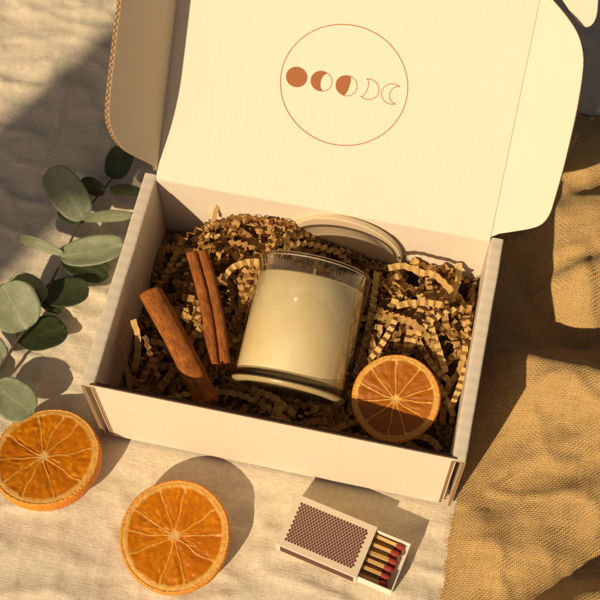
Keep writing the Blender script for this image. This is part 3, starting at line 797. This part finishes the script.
for i in range(6):
    ly = ty0+.0032+(ty1-ty0-.0064)*i/5; lx = tr1-.0050-rnd.uniform(0, .0026); lz = tz+.0082+rnd.uniform(-.0006, .0008)
    loc = Rz @ Vector((lx, ly, lz)) + Vector((mb0.x, mb0.y, 0))
    t = thing('match', 'wooden match with red head lying in the open tray, ' + place[i], 'match', loc, 'red headed matches in the matchbox')
    t.rotation_euler = (rnd.uniform(-.3, .3), rnd.uniform(-.02, .03), yaw+rnd.uniform(-.035, .035))
    o = link_obj('stick', ms, None, t); o = link_obj('match_head', mh, None, t)
# the layer of matches below
for i in range(5):
    ly = ty0+.0058+(ty1-ty0-.0116)*i/4; lx = tr1-.0058-rnd.uniform(0, .002); lz = tz+.0036
    loc = Rz @ Vector((lx, ly, lz)) + Vector((mb0.x, mb0.y, 0))
    t = thing('match', 'half hidden match lying under the upper row in the matchbox tray', 'match', loc, 'half hidden matches under the upper row')
    t.rotation_euler = (rnd.uniform(-.3, .3), 0, yaw+rnd.uniform(-.03, .03))
    link_obj('stick', ms, None, t); link_obj('match_head', mh, None, t)

# ------------------------------------------------------------------ eucalyptus
stem_px = [(-30, 412, .012), (0, 368, .016), (15, 344, .018), (32, 317, .020), (47, 291, .020), (63, 258, .020), (80, 222, .020), (97, 197, .018), (113, 178, .016)]
SP = [onz(*q) for q in stem_px]
euc = thing('eucalyptus_branch', 'green eucalyptus branch with round leaves lying left of the box', 'branch', SP[4])
def tube(bm, pts, rads, n=8):
    rings = []
    for i, p in enumerate(pts):
        t = (pts[min(i+1, len(pts)-1)]-pts[max(i-1, 0)]).normalized(); a = t.orthogonal().normalized(); b = t.cross(a)
        rings.append([bm.verts.new(p+(a*math.cos(2*PI*k/n)+b*math.sin(2*PI*k/n))*rads[i]) for k in range(n)])
    for r0, r1 in zip(rings, rings[1:]):
        for k in range(n): q = (k+1) % n; bm.faces.new((r0[k], r0[q], r1[q], r1[k]))
    bm.faces.new(rings[0][::-1]); bm.faces.new(rings[-1]); bmesh.ops.recalc_face_normals(bm, faces=bm.faces)
def smooth_path(P, n=6):
    out = []
    for i in range(len(P)-1):
        p0, p1, p2, p3 = P[max(0, i-1)], P[i], P[i+1], P[min(len(P)-1, i+2)]
        for k in range(n):
            t = k/n; out.append(.5*((2*p1)+(p2-p0)*t+(2*p0-5*p1+4*p2-p3)*t*t+(3*p1-p0-3*p2+p3)*t**3))
    return out+[P[-1]]
bm = bmesh.new(); pth = smooth_path(SP); tube(bm, pth, [.00125-.0006*i/len(pth) for i in range(len(pth))])
keep(obj('stem', bm, M_stem, None, True), euc)
def leaf(base, tip, width, roll, dark=False, cup=.10, fold=.0, seed=0, tipshape=.0):
    """base/tip = (px, py, z); width in metres; roll about the base-tip axis in degrees"""
    B, T = onz(*base), onz(*tip); ax = T-B; L = ax.length; t = ax.normalized()
    up = (Z-t*Z.dot(t)).normalized(); rt = t.cross(up)
    a = math.radians(roll); r2 = rt*math.cos(a)+up*math.sin(a); u2 = -rt*math.sin(a)+up*math.cos(a)
    bm = bmesh.new(); uvl = bm.loops.layers.uv.new('leaf'); NV, NU = 22, 14; rows = []; uvs = {}
    for j in range(NV+1):
        v = j/NV; hw = width/2*(max(0, 1-(abs(2*v-1)**2.35)))**.44*(1+.10*(v-.5)*(1 if tipshape == 0 else -tipshape))
        if v < .03: hw = max(hw, .0006)
        row = []
        for i in range(NU+1):
            u = -1+2*i/NU; x = u*hw*(1+.02*noise.noise(Vector((v*5, u, seed))))
            z = cup*width*(u*u*.5*(hw*2/width) - .55*(4*v*(1-v)-1)*-.35) + fold*abs(x) + .0009*noise.noise(Vector((u*1.7, v*3, seed))) - .012*cup*math.sin(PI*v)
            vv = bm.verts.new(B+t*(v*L)+r2*x+u2*z); uvs[vv] = (u, v); row.append(vv)
        rows.append(row)
    for j in range(NV):
        for i in range(NU):
            f = bm.faces.new((rows[j][i], rows[j][i+1], rows[j+1][i+1], rows[j+1][i]))
            for lp in f.loops: lp[uvl].uv = uvs[lp.vert]
    bmesh.ops.remove_doubles(bm, verts=bm.verts, dist=1e-6)
    o = obj('leaf', bm, M_leaf_shaded if dark else M_leaf, None, True)
    s = o.modifiers.new('thick', 'SOLIDIFY'); s.thickness = .0005; s.offset = 0
    keep(o, euc); return o
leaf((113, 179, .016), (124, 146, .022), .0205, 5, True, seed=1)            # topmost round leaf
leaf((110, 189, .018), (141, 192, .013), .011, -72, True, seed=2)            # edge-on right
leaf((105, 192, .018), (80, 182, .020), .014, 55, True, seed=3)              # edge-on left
leaf((86, 219, .021), (49, 168, .036), .0262, 12, False, seed=4)             # big tilted pale leaf
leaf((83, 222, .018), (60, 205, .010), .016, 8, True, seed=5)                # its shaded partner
leaf((82, 219, .021), (133, 215, .019), .0115, -74, False, seed=6)            # edge-on to the box
leaf((60, 256, .022), (124, 245, .030), .0225, -4, False, .12, seed=7)       # big lit leaf
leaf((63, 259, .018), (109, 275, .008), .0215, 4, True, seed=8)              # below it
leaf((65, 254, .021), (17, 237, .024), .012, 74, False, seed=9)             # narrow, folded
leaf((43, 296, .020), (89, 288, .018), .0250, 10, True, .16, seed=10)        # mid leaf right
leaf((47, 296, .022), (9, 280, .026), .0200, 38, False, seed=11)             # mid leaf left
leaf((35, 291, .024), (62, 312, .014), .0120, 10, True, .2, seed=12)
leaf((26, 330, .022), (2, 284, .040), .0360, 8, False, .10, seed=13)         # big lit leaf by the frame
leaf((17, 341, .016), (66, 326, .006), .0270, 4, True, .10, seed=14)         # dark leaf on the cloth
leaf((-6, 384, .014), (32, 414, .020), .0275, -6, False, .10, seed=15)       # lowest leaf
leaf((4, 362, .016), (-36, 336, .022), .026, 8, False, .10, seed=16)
leaf((-14, 392, .013), (-60, 380, .018), .026, 8, False, .10, seed=17)

# ------------------------------------------------------------------ paper shreds
HC = [(.012, .145, .022), (.03, .14, .035), (.045, .142, .060), (.06, .142, .074), (.085, .13, .074), (.1, .145, .077), (.125, .142, .06), (.15, .14, .052), (.18, .142, .056), (.195, .145, .052), (.21, .12, .066), (.226, .14, .046), (.2, .09, .070), (.225, .09, .068), (.225, .06, .060), (.21, .02, .044), (.18, .018, .042), (.12, .012, .046), (.06, .015, .042), (.015, .02, .036), (.015, .06, .032), (.015, .1, .026), (.05, .09, .042), (.085, .115, .066), (.09, .06, .045), (.05, .05, .036), (.165, .06, .05), (.17, .11, .058)]
def fill_h(x, y):
    sw = sh = 0
    for a, b, h in HC:
        wgt = 1/((x-a)**2+(y-b)**2+.00012)**1.6; sw += wgt; sh += wgt*h
    return sh/sw
cyl = [(cb-cax*.001, cax, CL_+.002, CR_+.0012)]
for ob_ in [o for o in COL.objects if o.name.startswith('cinnamon_stick')]: pass
segs = [(onz(151, 292, .079), onz(209, 404, .068), .0105), (onz(197, 252, .076), onz(219.5, 364, .066), .0082)]
oc, onm, orr = onz(396, 398.5, .071), Vector((-.10, -.20, 1)).normalized(), .0295
dcen, dn = Vector((.1375, .1468, .0553)), Vector((math.sin(math.radians(-4)), -math.cos(math.radians(4)), .05)).normalized()
def push(p):
    p = p.copy()
    for b, ax, L, r in cyl:
        t = (p-b).dot(ax)
        if -.0005 < t < L:
            q = b+ax*t; d = p-q
            if d.length < r: p = q + (d.normalized() if d.length > 1e-6 else -Z)*r
    for a, b, r in segs:
        d = b-a; t = max(0, min(1, (p-a).dot(d)/d.length_squared)); q = a+d*t; e = p-q
        if e.length < r:
            e.z = min(e.z, 0) if t < 1 and e.z < .006 else e.z
            if p.z > q.z-.002: p.z = q.z-r
    e = p-oc; dd = e.dot(onm); lat = (e-onm*dd).length
    if lat < orr and dd > -.0055: p -= onm*(dd+.0055+random.uniform(0, .002))
    e = p-dcen; dd = e.dot(dn); lat = (e-dn*dd).length
    if lat < .040 and -.016 < dd < .005: p += dn*(.005-dd)
    p.x = min(max(p.x, .0112), W-.0112); p.y = min(max(p.y, .0075), D-.0062); p.z = max(p.z, .0045)
    return p
def ribbon(bm, pts, wd, amp, pitch, nrm0, lay, tone):
    """accordion-folded strip along a path of points"""
    path = smooth_path(pts, 8); step = pitch/2; res = [path[0]]; acc = 0
    for a, b in zip(path, path[1:]):
        d = (b-a).length
        while acc+d >= step:
            k = (step-acc)/d if d > 0 else 0; a = a.lerp(b, k); res.append(a); d = (b-a).length; acc = 0
        acc += d
    if len(res) < 3: return
    nrm = nrm0.copy(); prev = None
    for i, p in enumerate(res):
        t = (res[min(i+1, len(res)-1)]-res[max(i-1, 0)]).normalized()
        nrm = nrm - t*nrm.dot(t)
        if nrm.length < 1e-4: nrm = t.orthogonal()
        nrm.normalize(); s = t.cross(nrm)
        tw = random.gauss(0, .045); nrm = (nrm+s*tw).normalized(); s = t.cross(nrm)
        c = p + nrm*(amp*(1 if i % 2 else -1)*random.uniform(.85, 1.12))
        sk = t*random.gauss(0, .0002)
        cur = (bm.verts.new(c-s*wd/2+sk), bm.verts.new(c+s*wd/2-sk))
        if prev:
            f = bm.faces.new((prev[0], prev[1], cur[1], cur[0]))
            for lp in f.loops: lp[lay] = (tone, tone, tone, 1)
        prev = cur
random.seed(99)
bm = bmesh.new(); lay = bm.loops.layers.color.new('tone')
NSTR = 600
for sidx in range(NSTR):
    x, y = random.uniform(.012, W-.012), random.uniform(.008, D-.008)
    lv = random.random(); depth = -.022*(lv**1.5) if sidx % 6 else -random.uniform(.02, .04)
    ang = random.uniform(0, 2*PI); turn = random.gauss(0, .45); n = random.randint(4, 9); stepL = random.uniform(.011, .015)
    pts = []; cz = fill_h(x, y)+depth; wz = random.uniform(0, 6)
    for k in range(n):
        top = fill_h(min(max(x, .01), .23), min(max(y, .01), .145))
        pts.append(push(Vector((x, y, top+depth+.0045*math.sin(wz+k*1.1)*(1 if depth < -.004 else .5)+random.gauss(0, .0012)))))
        ang += turn+random.gauss(0, .25); x += stepL*math.cos(ang); y += stepL*math.sin(ang)
        x = min(max(x, .0115), W-.0115); y = min(max(y, .0080), D-.0065)
    if sum((b-a).length for a, b in zip(pts, pts[1:])) < .015: continue
    nr_ = Vector((random.gauss(0, .6), random.gauss(0, .6), random.gauss(.4, .5))).normalized()
    ribbon(bm, pts, random.uniform(.0036, .0054), random.uniform(.0010, .0015), random.uniform(.0048, .0066), nr_, lay, random.betavariate(2, 2))
for sidx in range(60):                                      # long loose strands on top of the bed
    x, y = random.uniform(.014, W-.014), random.uniform(.010, D-.010)
    ang = random.uniform(0, 2*PI); turn = random.gauss(0, .28); n = random.randint(6, 9); pts = []
    for k in range(n):
        top = fill_h(min(max(x, .01), .23), min(max(y, .01), .145))
        pts.append(push(Vector((x, y, top+.0025+.002*math.sin(k*.9+sidx))))); ang += turn; x += .011*math.cos(ang); y += .011*math.sin(ang)
        if not (.013 < x < W-.013 and .009 < y < D-.009): break
    if len(pts) < 4: continue
    nr_ = Vector((random.gauss(0, .4), random.gauss(0, .4), random.uniform(.2, 1))).normalized()
    ribbon(bm, pts, random.uniform(.0036, .0048), random.uniform(.0011, .0015), random.uniform(.0046, .0060), nr_, lay, random.uniform(.45, .95))
shreds = obj('paper_shreds', bm, M_kraft)
tag(shreds, 'bed of brown crinkle cut paper shreds filling the box', 'paper shreds', kind='stuff')
SAL = [
 ('brown paper strip curling up beside the left inner wall with a bright tip', [(117, 341, .085), (121, 346, .076), (126, 366, .060), (130, 386, .050), (129, 398, .046)], .0034, .0003, .009, (.6, -1, .3)),
 ('crinkled paper strip rising left of the thick cinnamon stick, nearest its upper end', [(133, 320, .083), (137, 333, .076), (138, 350, .060), (134, 372, .050)], .0042, .0007, .007, (.2, -1, .6)),
 ('crinkled paper strip right of the curled strip by the left wall', [(145, 336, .080), (149, 350, .073), (154, 365, .060), (160, 382, .050)], .0036, .0010, .006, (.9, -.3, .5)),
 ('tall paper strip standing up against the back wall left of the round lid', [(213, 222, .064), (217, 208, .072), (222, 199, .079), (227, 199, .079), (228, 210, .072)], .0036, .0004, .008, (.6, -1, .2)),
 ('upright paper strip against the back wall beside the right inner corner', [(459, 263, .062), (459, 276, .058), (455, 290, .056), (449, 302, .058)], .0042, .0005, .009, (.3, -1, .5)),
 ('zigzag paper strip seen edge on behind the slim cinnamon stick', [(163, 252, .052), (178, 243, .055), (192, 233, .058), (204, 226, .060)], .0030, .0019, .0062, (-.55, .8, .1)),
 ('long zigzag paper strip running down the right inner wall', [(464, 318, .066), (469, 340, .066), (466, 362, .064), (460, 385, .062), (452, 404, .060), (444, 412, .058)], .0040, .0013, .0054, (.2, -.4, 1)),
 ('zigzag paper strip between the candle and the orange slice in the box', [(396, 318, .066), (388, 334, .067), (378, 350, .066), (368, 362, .064)], .0040, .0013, .0054, (.1, -.4, 1)),
 ('bright paper strip lying across the shreds left of the candle rim', [(262, 262, .074), (248, 262, .074), (232, 268, .070), (222, 282, .066)], .0040, .0013, .0052, (.1, -.5, 1)),
 ('long paper strip draped over the shreds in the back right corner', [(388, 268, .071), (404, 266, .074), (420, 272, .074), (436, 276, .073), (452, 292, .069)], .0042, .0013, .0056, (.1, -.5, 1)),
 ('crinkled paper strip arched over the shreds right of the candle', [(396, 306, .071), (412, 303, .074), (430, 303, .074), (448, 306, .071)], .0042, .0013, .0054, (.1, -.5, 1)),
 ('zigzag paper strip right of the orange slice in the box', [(428, 318, .070), (434, 336, .070), (440, 354, .068), (446, 374, .066)], .0042, .0013, .0054, (.1, -.3, 1)),
]
for lab, pp, wd, am, pi_, nv in SAL:
    bm = bmesh.new(); lay = bm.loops.layers.color.new('tone')
    P = [onz(*q) for q in pp]
    ribbon(bm, P, wd, am, pi_, Vector(nv).normalized(), lay, random.uniform(.55, .95))
    o = obj('paper_strip', bm, M_kraft); tag(o, lab, 'paper strip', 'single paper strips that stand out')
    s = o.modifiers.new('thick', 'SOLIDIFY'); s.thickness = .00022; s.offset = 0

# ------------------------------------------------------------------ added unseen blocker, outline fitted to the shade it casts on the linen at left
quad = [onz(-60, 171, 0), onz(-60, 345, 0), onz(98, 186, 0), onz(170, 192, 0), onz(202, -56, 0)]
bd = 2.3; base = [p-LD*bd for p in quad]
bm = bmesh.new(); f0 = [bm.verts.new(p) for p in base]; f1 = [bm.verts.new(p-LD*.02) for p in base]
bm.faces.new(f0); bm.faces.new(f1[::-1])
for k in range(5): bm.faces.new((f0[k], f0[(k+1) % 5], f1[(k+1) % 5], f1[k]))
bmesh.ops.recalc_face_normals(bm, faces=bm.faces)
tag(obj('shade_blocker', bm, M_blocker), 'added unseen panel that shades the linen at left', 'board')
